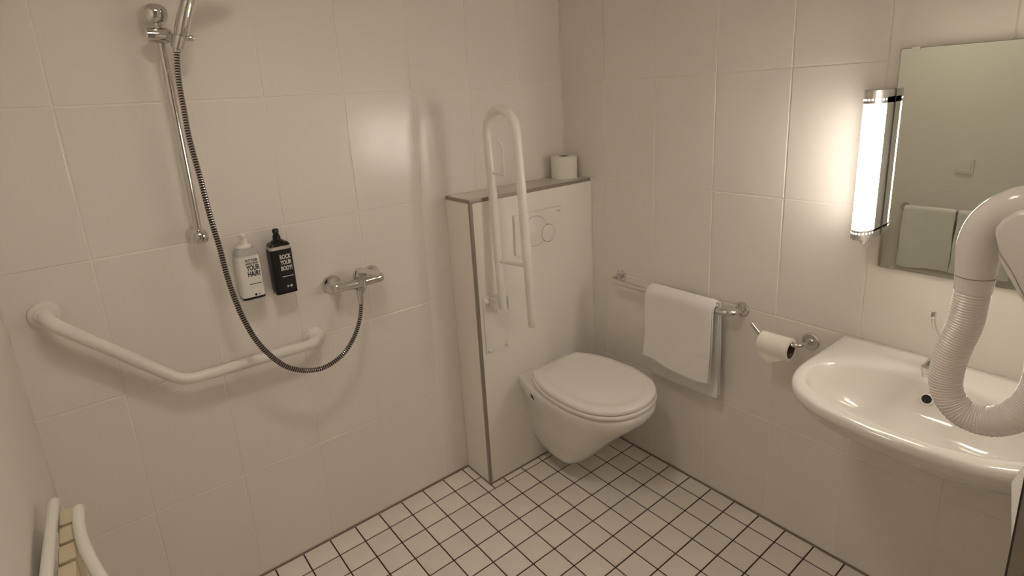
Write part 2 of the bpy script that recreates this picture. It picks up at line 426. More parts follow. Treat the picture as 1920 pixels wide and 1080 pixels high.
# ---- mixer
mx = thing('shower_mixer', (-1.065, 0, 0.985), 'chrome single lever shower mixer on the wall right of the bottles', 'mixer tap')
for k, xx in enumerate((-1.140, -0.990)):
    MB().lathe([(0, 0.033), (0.003, 0.033), (0.012, 0.028), (0.022, 0.019), (0.045, 0.016), (0.060, 0.016)], (xx, -0.0005, 0.984), (0, -1, 0), 36).build('wall_rosette', 'chrome', mx)
MB().lathe([(0, 0.008), (0.003, 0.016), (0.010, 0.0185), (0.05, 0.0185), (0.075, 0.022), (0.10, 0.0185), (0.165, 0.0185), (0.178, 0.015), (0.182, 0.006)], (-1.156, -0.066, 0.986), (1, 0, 0), 32).build('body', 'chrome', mx)
MB().lathe([(-0.034, 0.012), (-0.030, 0.021), (-0.010, 0.023), (0.022, 0.0235), (0.034, 0.022), (0.044, 0.016), (0.048, 0.006)], (-1.062, -0.068, 0.990), (0, -0.15, 1), 32).build('cartridge_dome', 'chrome', mx)
lv = MB(); rings = []
for t, wv, h, p in [(0, 0.015, 0.010, (-1.062, -0.070, 1.024)), (0.2, 0.021, 0.012, (-1.055, -0.085, 1.027)), (0.5, 0.019, 0.010, (-1.045, -0.115, 1.024)), (0.8, 0.016, 0.007, (-1.036, -0.145, 1.020)), (1, 0.010, 0.004, (-1.033, -0.156, 1.019))]:
    rings.append([(p[0]+wv*math.cos(a)*0.95, p[1]+wv*math.cos(a)*0.25, p[2]+h*math.sin(a)) for a in [2*math.pi*k/20 for k in range(20)]])
lv.loft(rings).build('lever', 'chrome', mx)
MB().lathe([(0, 0.012), (0.012, 0.012), (0.014, 0.010), (0.022, 0.010)], (-1.066, -0.078, 0.972), (0, 0, -1), 20).build('hose_outlet', 'chrome', mx)

# ---- soap bottles in wall holders
def rounded_rect(cx, cy, hx, hy, r, z, n=6):
    out = []
    for (sx, sy, a0) in [(1, 1, 0), (-1, 1, 90), (-1, -1, 180), (1, -1, 270)]:
        for k in range(n+1):
            a = math.radians(a0 + 90*k/n)
            out.append((cx + sx*(hx-r) + r*math.cos(a), cy + sy*(hy-r) + r*math.sin(a), z))
    return out
def bottle(name, label, cx, zbot, ztop, body, lab, pump, dark_base, lines, ink):
    cy = -0.040; hx, hy = 0.0325, 0.0265
    t = thing(name, (cx, cy, zbot), label, 'soap bottle', 'bottles in wall holders')
    prof = [(zbot, -0.006), (zbot+0.004, 0), (ztop-0.018, 0), (ztop-0.008, -0.003), (ztop-0.001, -0.010), (ztop, -0.014)]
    b_ = MB().loft([rounded_rect(cx, cy, hx+d, hy+d, max(0.004, 0.009+d*0.5), z) for z, d in prof]).build('bottle_body', body, t)
    l_ = MB().loft([rounded_rect(cx, cy, hx+0.0006, hy+0.0006, 0.0095, z) for z in (zbot+0.010, ztop-0.024)]).build('label_wrap', lab, t)
    if dark_base:
        MB().loft([rounded_rect(cx, cy, hx+0.0004, hy+0.0004, 0.0095, z) for z in (zbot+0.003, zbot+0.010)]).build('base_band', 'blackplastic', t)
    pz = ztop
    pm = MB().lathe([(0, 0.021), (0.004, 0.0215), (0.007, 0.019), (0.012, 0.0125), (0.024, 0.0115), (0.026, 0.009), (0.034, 0.0085)], (cx-0.001, cy, pz-0.001), (0, 0, 1), 28).build('pump_collar', pump, t)
    MB().lathe([(0, 0.007), (0.002, 0.0105), (0.010, 0.0095), (0.013, 0.007), (0.014, 0.002)], (cx-0.001, cy, pz+0.032), (0, 0, 1), 24).build('pump_head', pump, t)
    MB().tube([(cx-0.001, cy, pz+0.038), (cx-0.003, cy-0.016, pz+0.039), (cx-0.004, cy-0.024, pz+0.036)], [0.006, 0.005, 0.004], 12).build('pump_nozzle', pump, t)
    MB().box((cx-0.020, -0.0145, zbot+0.004), (cx+0.020, -0.0005, zbot+0.12), bev=0.002).build('wall_holder', 'whiteplastic', t)
    MB().box((cx-0.012, -0.046, zbot-0.005), (cx+0.012, -0.0005, zbot+0.001), bev=0.001).build('holder_foot', 'whiteplastic' if not dark_base else 'acryl', t)
    yf = cy-hy-0.0008
    for body_t, size, x, z, sx, bold in lines:
        text_mesh('lettering', body_t, size, (cx+x, yf, z), ink, t, sx=sx, bold=bold)
    return t, b_, l_, yf
b1, *_ , yf1 = bottle('soap_bottle', 'white labelled pump bottle reading YOUR HAIR beside the shower hose', -1.4035, 1.016, 1.180, 'clearbottle', 'whitelabel', 'whiteplastic', True,
   [('PUT YOUR', 0.0115, 0.007, 1.1415, 0.62, 0.0003), ('HANDS UP IN', 0.0092, 0.0065, 1.1320, 0.62, 0.0003), ('YOUR', 0.0225, 0.0085, 1.1175, 0.60, 0.0007), ('HAIR!', 0.0225, 0.0085, 1.0985, 0.64, 0.0007)], 'ink')
b2, *_ , yf2 = bottle('soap_bottle', 'black pump bottle reading ROCK YOUR BODY left of the mixer', -1.3050, 1.010, 1.175, 'clearbottle', 'blacklabel', 'blackplastic', False,
   [('ROCK', 0.0195, 0.0085, 1.1310, 0.62, 0.0006), ('YOUR', 0.0195, 0.0085, 1.1125, 0.62, 0.0006), ('BODY!', 0.0195, 0.0085, 1.0935, 0.60, 0.0006)], 'whiteink')
# thin printed rule under the lettering
for t, cx, yf, ink_ in ((b1, -1.4035, yf1, 'ink'), (b2, -1.3050, yf2, 'whiteink')):
    MB().box((cx-0.0085, yf-0.0002, 1.0662), (cx+0.0255, yf+0.0006, 1.0682)).build('printed_rule', ink_, t, smooth=0)
# round emblems at the foot of the labels
for t, cx, yf, z, mats_ in ((b1, -1.4035, yf1, 1.032, ('ink', 'clearbottle')), (b2, -1.3050, yf2, 1.034, ('clearbottle', 'whiteink'))):
    for k, dx in enumerate((0.0045, 0.0145)):
        MB().lathe([(0, 0.0038), (0.0003, 0.0038)], (cx+dx, yf+0.0002, z), (0, -1, 0), 18).build('emblem', mats_[k], t, smooth=0)
MB().loft([rounded_rect(-1.3050, -0.040, hx_, hy_, 0.008, z) for z, hx_, hy_ in ((1.167, 0.0318, 0.0258), (1.1745, 0.0285, 0.0225), (1.1775, 0.0230, 0.0180))]).build('shoulder_cap', 'blackplastic', b2)
MB().loft([rounded_rect(-1.3050, -0.040, 0.0332, 0.0272, 0.0095, z) for z in (1.149, 1.156)]).build('label_top', 'blacklabel', b2)
MB().loft([rounded_rect(-1.3050, -0.040, 0.0330, 0.0270, 0.0095, z) for z in (1.0105, 1.0205)]).build('base_band', 'blackplastic', b2)

# ================================================================ TOILET BLOCK (front y = BY)
# ---- flush plate
fp = thing('flush_plate', (-0.321, BY, 0.96), 'white flush plate with two round push buttons on the block', 'flush plate')
MB().box((-0.450, BY-0.013, 0.962), (-0.192, BY-0.0002, 1.127), bev=0.003, seg=3).build('plate', 'whiteplastic', fp)
def button(x, z, r, nm, cut=None):
    MB().lathe([(0.0, r+0.0016), (0.0006, r+0.0016)], (x, BY-0.0130, z), (0, -1, 0), 48).build('button_gap', 'profile', fp, smooth=0)
    MB().lathe([(0, r), (0.0012, r), (0.0022, r-0.0015)], (x, BY-0.0131, z), (0, -1, 0), 48).build(nm, 'whiteplastic', fp)
button(-0.345, 1.046, 0.062, 'large_button'); 
MB().lathe([(0.0, 0.0376), (0.0028, 0.0376)], (-0.277, BY-0.0130, 1.026), (0, -1, 0), 48).build('button_gap', 'profile', fp, smooth=0)
MB().lathe([(0, 0.036), (0.0032, 0.036), (0.0040, 0.0345)], (-0.277, BY-0.0131, 1.026), (0, -1, 0), 48).build('small_button', 'whiteplastic', fp)
MB().box((-0.222, BY-0.0137, 1.108), (-0.205, BY-0.0128, 1.1105)).build('logo_mark', 'profile', fp, smooth=0)

# ---- drop-down support rail
ur = thing('folding_grab_rail', (-0.563, BY, 0.59), 'white fold-up toilet support rail raised upright against the block', 'grab rail')
MB().box((-0.622, BY-0.006, 0.590), (-0.508, BY-0.0002, 0.832), bev=0.002).build('mounting_plate', 'whitemetal', ur)
for bx, bz in [(-0.608, 0.606), (-0.520, 0.606), (-0.608, 0.812), (-0.520, 0.796)]:
    MB().lathe([(0, 0.010), (0.004, 0.0095), (0.010, 0.0065), (0.012, 0.002)], (bx, BY-0.006, bz), (0, -1, 0), 16).build('bolt_cap', 'whiteplastic', ur)
UX = -0.563
bl = lambda z: -0.2125 + 0.045*(z-0.95)
br = lambda z: -0.397 + 0.052*(z-0.76)
p = [(UX, bl(0.785), 0.785), (UX, bl(1.2), 1.2), (UX, bl(1.46), 1.458)]
za = 1.457; cy_, ra = (bl(za)+br(za))/2, (bl(za)-br(za))/2
p += [(UX, cy_ + ra*math.cos(a), za + ra*1.0*math.sin(a)) for a in [math.pi*k/16 for k in range(1, 16)]]
p += [(UX, br(1.457), 1.457), (UX, br(1.1), 1.1), (UX, br(0.765), 0.765), (UX, br(0.762), 0.762)]
MB().tube(p, [0.017]*(len(p)-1) + [0.0155], 28).build('rail_loop', 'whitemetal', ur)
MB().tube([(UX, bl(0.978), 0.976), (UX, br(0.99), 0.992)], 0.0075, 16).build('cross_brace', 'whitemetal', ur)
wz = 1.313
MB().tube(fillet([(UX, bl(wz), wz), (UX+0.002, bl(wz)-0.078, wz), (UX+0.002, bl(wz)-0.078, wz+0.098), (UX, bl(wz)-0.056, wz+0.122)], [0.006, 0.012], 5), 0.0042, 12).build('paper_wire', 'whitemetal', ur)
for dx in (-0.030, 0.024):
    MB().box((UX+dx, -0.225, 0.775), (UX+dx+0.006, BY-0.005, 0.828), bev=0.0025).build('hinge_cheek', 'whitemetal', ur)
MB().lathe([(0, 0.009), (0.004, 0.013), (0.066, 0.013), (0.070, 0.009)], (UX-0.036, -0.205, 0.790), (1, 0, 0), 20).build('hinge_pin', 'whitemetal', ur)
MB().lathe([(0, 0.0055), (0.024, 0.0055), (0.030, 0.003)], (UX+0.040, -0.190, 0.80), (0, 0, 1), 12).build('lock_lever', 'whitemetal', ur)

# ---- toilet
TX = -0.322
tl = thing('wall_toilet', (TX, BY, 0.07), 'white wall-hung toilet with closed lid on the low block', 'toilet')
half = [(0.0, -0.715), (0.05, -0.709), (0.11, -0.683), (0.163, -0.625), (0.190, -0.535), (0.192, -0.445), (0.178, -0.345), (0.142, -0.264), (0.100, -0.235)]
def outline(scale=1.0, inset=0.0, backy=None, n=6):
    pts_ = [(-x, y) for x, y in half[::-1]] + half[1:]
    sp = closed_spline([(x, y, 0) for x, y in pts_], n)
    cyy = -0.47
    return [(q.x*(1-inset/0.19)*scale, cyy + (q.y-cyy)*(1-inset/0.24)*scale) for q in sp]
def ringz(pl_, z, dy=0.0): return [(TX+x, y+dy, z) for x, y in pl_]
# seat and lid
MB().loft([ringz(outline(inset=i), z) for z, i in [(0.4425, 0.006), (0.445, 0.000), (0.451, -0.003), (0.457, -0.002), (0.4605, 0.004)]]).build('seat', 'seatplastic', tl, smooth=50)
MB().loft([ringz(outline(inset=i), z) for z, i in [(0.4640, 0.006), (0.4655, 0.0015), (0.474, 0.0), (0.480, 0.003), (0.4835, 0.010), (0.4850, 0.022), (0.4853, 0.034), (0.4830, 0.040), (0.4825, 0.060), (0.4830, 0.12), (0.4835, 0.18)]]).build('lid', 'seatplastic', tl, smooth=50)
for dx in (-0.075, 0.075):
    MB().lathe([(0, 0.012), (0.016, 0.012), (0.020, 0.009)], (TX+dx, -0.222, 0.440), (0, 0, 1), 16).build('hinge', 'seatplastic', tl)
# bowl: rings of (z, back half width, max half width, y of max width, front y)
def bowl_ring(z, bw, mw, my, fy, n=48):
    ctrl = [(0, fy), (mw*0.42, fy+(my-fy)*0.065), (mw*0.80, fy+(my-fy)*0.33), (mw*0.985, fy+(my-fy)*0.74), (mw*0.985, my+(BY-my)*0.30), (bw+(mw-bw)*0.55, my+(BY-my)*0.68), (bw, BY-0.0005)]
    r_ = catmull([(x, y, 0) for x, y in ctrl], 6)
    left = [(TX-q.x, q.y, z) for q in r_]; right = [(TX+q.x, q.y, z) for q in r_]
    back = [(TX+bw*(1-2*k/8), BY-0.0005, z) for k in range(1, 8)]
    return left[::-1] + right[1:] + back
rows = [(0.4400, 0.140, 0.178, -0.45, -0.704), (0.4385, 0.1435, 0.188, -0.45, -0.714), (0.432, 0.145, 0.1925, -0.45, -0.7185), (0.418, 0.145, 0.1925, -0.45, -0.7180), (0.400, 0.143, 0.189, -0.45, -0.711), (0.375, 0.136, 0.181, -0.44, -0.690), (0.335, 0.122, 0.167, -0.43, -0.648), (0.28, 0.110, 0.149, -0.41, -0.590), (0.21, 0.098, 0.130, -0.39, -0.525), (0.15, 0.084, 0.111, -0.37, -0.472), (0.105, 0.066, 0.092, -0.35, -0.428), (0.082, 0.052, 0.077, -0.34, -0.402), (0.071, 0.040, 0.060, -0.32, -0.375), (0.067, 0.022, 0.034, -0.29, -0.335)]
bw_o = MB().loft([bowl_ring(*r_) for r_ in rows]).build('bowl', 'ceramic', tl, smooth=60)
for s_ in (-1, 1):
    MB().lathe([(0, 0.013), (0.0025, 0.013), (0.003, 0.010)], (TX+s_*0.1730, -0.290, 0.400), (s_, 0.3, -0.35), 20).build('fixing_hole', ['dark'], tl)
    MB().lathe([(0, 0.006), (0.006, 0.006), (0.008, 0.004)], (TX+s_*0.1735, -0.292, 0.397), (s_, 0.3, -0.35), 14).build('fixing_screw', 'chrome', tl)

# ---- spare toilet roll on the shelf
def roll(t, c, axis, r, h, core):
    A = Vector(axis).normalized(); c = Vector(c)
    MB().lathe([(0, core), (0, r-0.002), (0.0015, r), (h-0.0015, r), (h, r-0.002), (h, core), (0, core)], c, A, 44, cap=False).build('paper', 'paper', t, smooth=40)
    MB().lathe([(0.0006, core-0.0012), (0.0006, core+0.0002), (h-0.0006, core+0.0002), (h-0.0006, core-0.0012), (0.0006, core-0.0012)], c, A, 32, cap=False).build('core', 'cardboard', t, smooth=40)
sp_ = thing('toilet_roll', (-0.072, -0.074, SHELF), 'spare white toilet roll standing on the shelf in the corner', 'toilet roll')
roll(sp_, (-0.072, -0.074, SHELF+0.0003), (0, 0, 1), 0.057, 0.097, 0.022)

# ================================================================ RIGHT WALL (x = 0)
# ---- towel rail
def wall_rail(t, x0, sgn, ya, yb, z, off, r, rose=0.026):
    pth = fillet([(x0, ya, z), (x0+sgn*off, ya, z), (x0+sgn*off, yb, z), (x0, yb, z)], 0.038, 10)
    MB().tube(pth, r, 22).build('bar', 'chrome', t)
    for yy in (ya, yb):
        MB().lathe([(0, rose), (0.004, rose), (0.008, rose*0.86), (0.010, rose*0.5), (0.014, r+0.003), (0.022, r+0.001)], (x0+sgn*0.0003, yy, z), (sgn, 0, 0), 32).build('rosette', 'chrome', t)
RZ = 0.803
tr1 = thing('towel_rail', (0, -0.61, RZ), 'chrome towel rail on the right wall beside the toilet', 'towel rail')
wall_rail(tr1, 0, -1, -0.335, -0.893, RZ, 0.074, 0.0115)

def hung_towel(x_bar, z_bar, sgn, y0, y1, front_z, back_z, r_in, layers, th, seed, ny=26, skew=0.0):
    """sheet folded over a bar along y; sgn points away from the wall"""
    rnd = random.Random(seed); ph = [rnd.uniform(0, 6.28) for _ in range(8)]
    mb = MB()
    for li in range(layers):
        r0 = r_in + li*(th+0.0012); r1 = r0 + th; dz = -0.006*(layers-1-li) if layers > 1 else 0
        mid = []
        nf, na, nb = 14, 10, 16
        def sect(r, fz, bz):
            s_ = [(sgn*r, fz + (z_bar-fz)*k/nf) for k in range(nf)]
            s_ += [(sgn*r*math.cos(a), z_bar + r*math.sin(a)) for a in [math.pi*k/na for k in range(na+1)]]
            s_ += [(-sgn*r, z_bar - (z_bar-bz)*k/nb) for k in range(1, nb+1)]
            return s_
        rings = []
        for j in range(ny+1):
            v = j/ny; y = y0 + (y1-y0)*v
            edge = min(1.0, min(v, 1-v)*ny/1.2); pinch = 0.35 + 0.65*math.sqrt(max(0, edge)) if edge < 1 else 1
            fz = front_z + dz + skew*(v-0.5) + 0.004*math.sin(5*v+ph[0]); bz = back_z + dz + 0.6*skew*(v-0.5) + 0.004*math.sin(4*v+ph[1])
            m_ = (r0+r1)/2; h = (r1-r0)/2*pinch
            inner, outer = sect(m_-h, fz, bz), sect(m_+h, fz, bz)
            ring = []
            def wob(pt, k, tot):
                x, z = pt; drop = max(0, z_bar - z)
                wv = 0.010*drop/0.3*math.sin(6.5*v + ph[2] + 2*z) + 0.006*drop/0.3*math.sin(11*v+ph[3])
                yy = y + 0.012*(v-0.5)*(-drop/0.3)*0.8 + 0.002*math.sin(30*z+ph[4])
                side = 1 if x*sgn > 0 else 0.35
                return (x_bar + x + sgn*(wv*side + (0.012*drop/0.3 if x*sgn > 0 else 0)), yy, z)
            tot = len(outer)
            ring = [wob(q, k, tot) for k, q in enumerate(outer)] + [wob(q, k, tot) for k, q in reversed(list(enumerate(inner)))]
            rings.append(ring)
        mb.loft(rings)
    return mb
tw = tag(hung_towel(-0.074, RZ, -1, -0.548, -0.835, 0.535, 0.455, 0.0125, 2, 0.012, 3, skew=-0.006).build('hand_towel', 'towel', None, smooth=50), 'white folded hand towel hung over the rail between toilet and basin', 'towel')

# ---- toilet roll holder and roll
th = thing('paper_holder', (0, -1.132, 0.757), 'chrome toilet paper holder with upturned end left of the basin', 'paper holder')
HZ = 0.763
MB().lathe([(0, 0.028), (0.004, 0.028), (0.007, 0.025), (0.008, 0.012), (0.012, 0.010)], (-0.0003, -1.132, 0.757), (-1, 0, 0), 36).build('rosette', 'chromedull', th)
MB().tube(fillet([(0, -1.132, 0.757), (-0.082, -1.134, HZ), (-0.082, -1.01, HZ-0.002), (-0.088, -0.975, HZ+0.036)], [0.03, 0.03], 8), 0.0065, 16).build('arm', 'chrome', th)
tr_ = thing('toilet_roll', (-0.082, -1.06, 0.742), 'toilet roll with a pointed folded end on the chrome holder', 'toilet roll')
rc = Vector((-0.082, -1.108, 0.7425)); RR = 0.039
roll(tr_, rc, (0, 1, 0), RR, 0.098, 0.0275)
fl = MB(); y0r, y1r = -1.106, -1.012
r2_ = RR+0.0012; rows_ = []
for k in range(10):
    a = math.radians(95 + k*13); rows_.append([(rc.x + r2_*math.cos(a), y, rc.z + r2_*math.sin(a)) for y in (y0r, -1.09, -1.07, -1.05, -1.03, y1r)])
for k in range(1, 6):
    t = k/5; zz = rows_[9][0][2] - 0.026*t; xx = rows_[9][0][0] - 0.001*k; c = -1.052
    ya_, yb_ = y0r + (c-y0r)*t*0.97, y1r + (c-y1r)*t*0.97
    rows_.append([(xx, ya_ + (yb_-ya_)*q, zz) for q in (0, .17, .38, .6, .8, 1)])
fl2 = [[(q[0]-0.0008, q[1], q[2]) for q in r_] for r_ in rows_]
fl.loft([a + b[::-1] for a, b in zip(rows_, fl2)])
fl.build('loose_sheet', 'paper', tr_, smooth=60)

# ---- washbasin
WC = -1.507
wb = thing('washbasin', (0, WC, 0.6), 'wide white ceramic washbasin below the mirror', 'washbasin')
oh = [(-0.001, -0.282), (-0.10, -0.2815), (-0.19, -0.281), (-0.30, -0.2785), (-0.372, -0.264), (-0.437, -0.222), (-0.475, -0.155), (-0.4905, -0.07), (-0.4945, 0.0)]
ih = [(-0.131, 0.0), (-0.134, -0.07), (-0.150, -0.13), (-0.186, -0.200), (-0.235, -0.240), (-0.300, -0.252), (-0.372, -0.222), (-0.425, -0.145), (-0.444, -0.06), (-0.447, 0.0)]
def half_to_ring(h, back_n=10):
    """outer outline: list from the wall round the front"""
    c = [Vector((x, y, 0)) for x, y in h] + [Vector((x, -y, 0)) for x, y in h[-2::-1]]
    return catmull(c, 4)
N_ = 96
def even(pts_, n): 
    L_ = [0]
    for a, b in zip(pts_, pts_[1:]): L_.append(L_[-1]+(b-a).length)
    out = []; j = 0
    for k in range(n):
        t = L_[-1]*k/(n-1)
        while j < len(L_)-2 and L_[j+1] < t: j += 1
        out.append(pts_[j].lerp(pts_[j+1], (t-L_[j])/max(1e-9, L_[j+1]-L_[j])))
    return out
O_ = half_to_ring(oh); OB = [Vector((-0.001, 0.282*(1-2*k/12), 0)) for k in range(0, 13)]
outer = even(O_, 84) + OB[1:-1]            # from left wall corner round the front to the right, then back along the wall
I_full = catmull([Vector((x, y, 0)) for x, y in ih], 4); I_left = I_full           # back centre -> front centre (left side)
# inner ring arranged with matching angular order
cen = Vector((-0.30, 0, 0))
inner_loop = [Vector((q.x, q.y, 0)) for q in I_left] + [Vector((q.x, -q.y, 0)) for q in I_left[-2:0:-1]]
def ray_hit(loop, ang):
    d = Vector((math.cos(ang), math.sin(ang), 0)); best = None
    for a, b in zip(loop, loop[1:]+loop[:1]):
        e_ = b-a; den = d.x*e_.y - d.y*e_.x
        if abs(den) < 1e-12: continue
        q = a-cen; t = (q.x*e_.y - q.y*e_.x)/den; s__ = (q.x*d.y - q.y*d.x)/den
        if t > 0 and -1e-6 <= s__ <= 1+1e-6: best = max(best or 0, t)
    return cen + d*(best or 0.1)
inner = [ray_hit(inner_loop, math.atan2(q.y-cen.y, q.x-cen.x)) for q in outer]
def front_w(q): return min(1, max(0, (-q.x-0.05)/0.25))
def basin_ring(kind, t, z):
    out = []
    for o_, i_ in zip(outer, inner):
        if kind == 'rim': q = o_.lerp(i_, t)
        elif kind == 'in': q = i_.lerp(Vector((-0.27, 0, 0)), t)
        elif kind == 'under':
            q = o_.lerp(Vector((-0.02, o_.y*0.55, 0)), t) if True else o_
        zz = z(o_, i_) if callable(z) else z
        out.append((q.x, WC+q.y, zz))
    return out
back_up = lambda q: 0.006*max(0, 1-(-q.x)/0.12)
ZR = 0.815
br_ = [basin_ring('under', 0.97, 0.60), basin_ring('under', 0.80, 0.605), basin_ring('under', 0.62, 0.622), basin_ring('under', 0.42, 0.655), basin_ring('under', 0.25, 0.693), basin_ring('under', 0.13, 0.732), basin_ring('under', 0.06, 0.764), basin_ring('under', 0.025, 0.784), basin_ring('under', 0.007, 0.793), basin_ring('rim', 0.0, 0.800), basin_ring('rim', 0.03, 0.8085), basin_ring('rim', 0.12, lambda o, i: 0.8135+back_up(o)), basin_ring('rim', 0.30, lambda o, i: ZR+back_up(o)*.8), basin_ring('rim', 0.65, ZR), basin_ring('rim', 0.88, 0.8135), basin_ring('in', 0.0, 0.808), basin_ring('in', 0.035, 0.795), basin_ring('in', 0.085, 0.768), basin_ring('in', 0.17, 0.735), basin_ring('in', 0.32, 0.706), basin_ring('in', 0.55, 0.689), basin_ring('in', 0.80, 0.681), basin_ring('in', 0.93, 0.678)]
MB().loft(br_).build('basin', 'ceramic', wb, smooth=70)
MB().lathe([(0, 0.0115), (0.0012, 0.0115)], (-0.1530, -1.4915, 0.7610), (-0.86, 0, 0.51), 24).build('overflow_hole', 'dark', wb, smooth=0)
MB().lathe([(0, 0.0145), (0.0006, 0.0148), (0.0022, 0.0135), (0.0022, 0.0115), (0.0006, 0.0113)], (-0.1530, -1.4915, 0.7608), (-0.86, 0, 0.51), 24, cap=False).build('overflow_ring', 'ceramic', wb)
MB().lathe([(0, 0.030), (0.003, 0.029), (0.004, 0.022), (0.002, 0.018)], (-0.27, WC, 0.6785), (0, 0, 1), 28).build('drain', 'chrome', wb)

# ---- basin tap
tp = thing('basin_tap', (-0.078, -1.498, ZR), 'chrome basin tap with long lever behind the dryer hose', 'tap')
MB().lathe([(0, 0.026), (0.006, 0.025), (0.012, 0.021), (0.040, 0.020), (0.062, 0.022), (0.074, 0.018), (0.080, 0.006)], (-0.078, -1.498, ZR), (0, 0, 1), 28).build('body', 'chrome', tp)
MB().tube(catmull([(-0.085, -1.498, 0.852), (-0.12, -1.496, 0.864), (-0.155, -1.492, 0.864), (-0.180, -1.490, 0.858)], 6), 0.0125, 18).build('spout', 'chrome', tp)
MB().lathe([(-0.012, 0.009), (-0.006, 0.0145), (0.004, 0.015), (0.010, 0.012), (0.012, 0.0115), (0.022, 0.0105)], (-0.176, -1.490, 0.856), (0, 0, -1), 22).build('aerator', 'chrome', tp)
MB().tube(catmull([(-0.078, -1.494, 0.885), (-0.080, -1.483, 0.905), (-0.082, -1.470, 0.935), (-0.084, -1.4655, 0.960), (-0.086, -1.466, 0.975)], 5), 0.0048, 12).build('lever', 'chrome', tp)
MB().box((-0.092, -1.471, 0.958), (-0.080, -1.461, 0.979), bev=0.003).build('lever_tip', 'chrome', tp)

# ---- mirror
MY0, MY1, MZ0, MZ1 = -1.2995, -1.7145, 1.050, 1.648
mi = thing('wall_mirror', (0, WC, MZ0), 'frameless rectangular mirror above the washbasin', 'mirror')
MB().box((-0.0060, MY1, MZ0), (-0.0004, MY0, MZ1)).build('glass_back', 'glassedge', mi, smooth=0)
MB().box((-0.0068, MY1+0.0008, MZ0+0.0008), (-0.0061, MY0-0.0008, MZ1-0.0008)).build('mirror_face', 'mirror', mi, smooth=0)
for y, z, dz in [(-1.333, MZ0, -1), (-1.68, MZ0, -1), (-1.333, MZ1, 1), (-1.68, MZ1, 1)]:
    MB().box((-0.0088, y-0.010, z-dz*0.006), (-0.0003, y+0.010, z+dz*0.0025), bev=0.001).build('clip', 'chrome', mi)

# ---- wall lamps beside the mirror
def sconce(yc, label):
    t = thing('wall_lamp', (0, yc, 1.14), label, 'lamp', 'tubular lamps beside the mirror')
    def dring(z, d=0.0, n=20, hw=0.0262, flat=0.056, fr=0.050):
        hw, fr = hw+d, fr+d
        pts_ = [(-0.0004, yc-hw, z), (-flat, yc-hw, z)]
        pts_ += [(-flat-fr*math.sin(a), yc-hw*math.cos(a), z) for a in [math.pi*k/n for k in range(1, n)]]
        pts_ += [(-flat, yc+hw, z), (-0.0004, yc+hw, z)]
        return pts_
    zb_, zt_ = 1.142, 1.548
    def cap(z0, z1): return MB().loft([dring(z0, -0.001), dring(z0+0.001, 0), dring(z1-0.001, 0), dring(z1, -0.001)])
    MB().box((-0.056, yc-0.0262, zb_+0.02), (-0.0004, yc+0.0262, zt_-0.02)).build('housing', 'chromedull', t, smooth=0)
    def half_(z, d=0.0, n=24): return [(-0.0565-(0.0485+d)*math.sin(a), yc-(0.0248+d)*math.cos(a), z) for a in [math.pi*k/n for k in range(n+1)]]
    MB().loft([half_(zb_+0.024), half_(zt_-0.032)]).build('diffuser', 'glow', t, smooth=60)
    for z0, z1, nm, dotz in ((zb_, zb_+0.027, 'cap', zb_+0.0185), (zt_-0.036, zt_, 'cap', zt_-0.0255)):
        c_ = cap(z0, z1).build(nm, 'chromedull', t)
        dots = MB()
        for k in range(11):
            a = math.pi*(k+0.5)/11; nx, ny_ = -math.sin(a)*0.0262, -math.cos(a)*0.050; l_ = math.hypot(nx, ny_)
            dots.lathe([(0, 0.0029), (0.0004, 0.0029)], (-0.056-0.050*math.sin(a)-0.0001, yc-0.0263*math.cos(a), dotz), (nx/l_, ny_/l_, 0), 10)
        sub(dots, 'lit_perforations', 'dotglow', c_, t, smooth=0)['kind'] = 'stuff'
    MB().lathe([(0, 0.014), (0.004, 0.014), (0.005, 0.011), (0.012, 0.011), (0.013, 0.007), (0.019, 0.007), (0.021, 0.004)], (-0.055, yc, zb_), (0, 0, -1), 24).build('finial', 'acryl', t)
    return t
sconce(-1.2705, 'lit tubular wall lamp left of the mirror with perforated metal caps')
sconce(-1.7435, 'lit tubular wall lamp right of the mirror close to the wall end')

cl = thing('ceiling_lamp', (-1.45, -1.0, ZC), 'round surface mounted downlight on the ceiling above the floor middle', 'lamp')
MB().lathe([(0.0, 0.148), (0.125, 0.148), (0.125, 0.141), (0.012, 0.141), (0.012, 0.001)], (-1.45, -1.0, ZC-0.0003), (0, 0, -1), 40, cap=False).build('housing', 'whitemetal', cl)
MB().lathe([(0.016, 0.139), (0.020, 0.135), (0.022, 0.10), (0.0225, 0.001)], (-1.45, -1.0, ZC), (0, 0, -1), 40).build('diffuser', 'ceilglow', cl)

# ================================================================ FOREGROUND RIGHT: hair dryer on the wall end
def unx(x, y, X):
    d = _R*((x-960)/FPX) + _U*(-(y-444.74)/FPX) + _f
    return CAM + d*((X-CAM.x)/d.x)
hd_ = thing('hair_dryer', (-0.93, YE, 1.15), 'pale grey wall hair dryer with looping ribbed hose in the right foreground', 'hair dryer')
hpx = [(1825,540),(1818,572),(1809,608),(1796,635),(1786,658),(1776,690),(1773,718),(1783,750),(1808,776),(1850,790),(1890,785),(1920,768),(1944,740),(1957,705),(1962,660),(1962,620)]
hpth = catmull([unx(x, y, -0.93) for x, y in hpx], 8)
L = sum((b-a).length for a, b in zip(hpth, hpth[1:])); nr = int(L/0.0036)
pts = resample(hpth, L/(nr*4)+1e-9)
MB().tube(pts, [(0.0187, 0.0187, 0.0180, 0.0180)[i % 4] for i in range(len(pts))], 32).build('ribbed_hose', 'dryerhose', hd_, smooth=30)
kp = catmull([unx(x, y, -0.93) for x, y in [(1824,545),(1828,520),(1831,490),(1836,460),(1850,428),(1876,403),(1912,386),(1950,380)]], 8)
nk = len(kp)
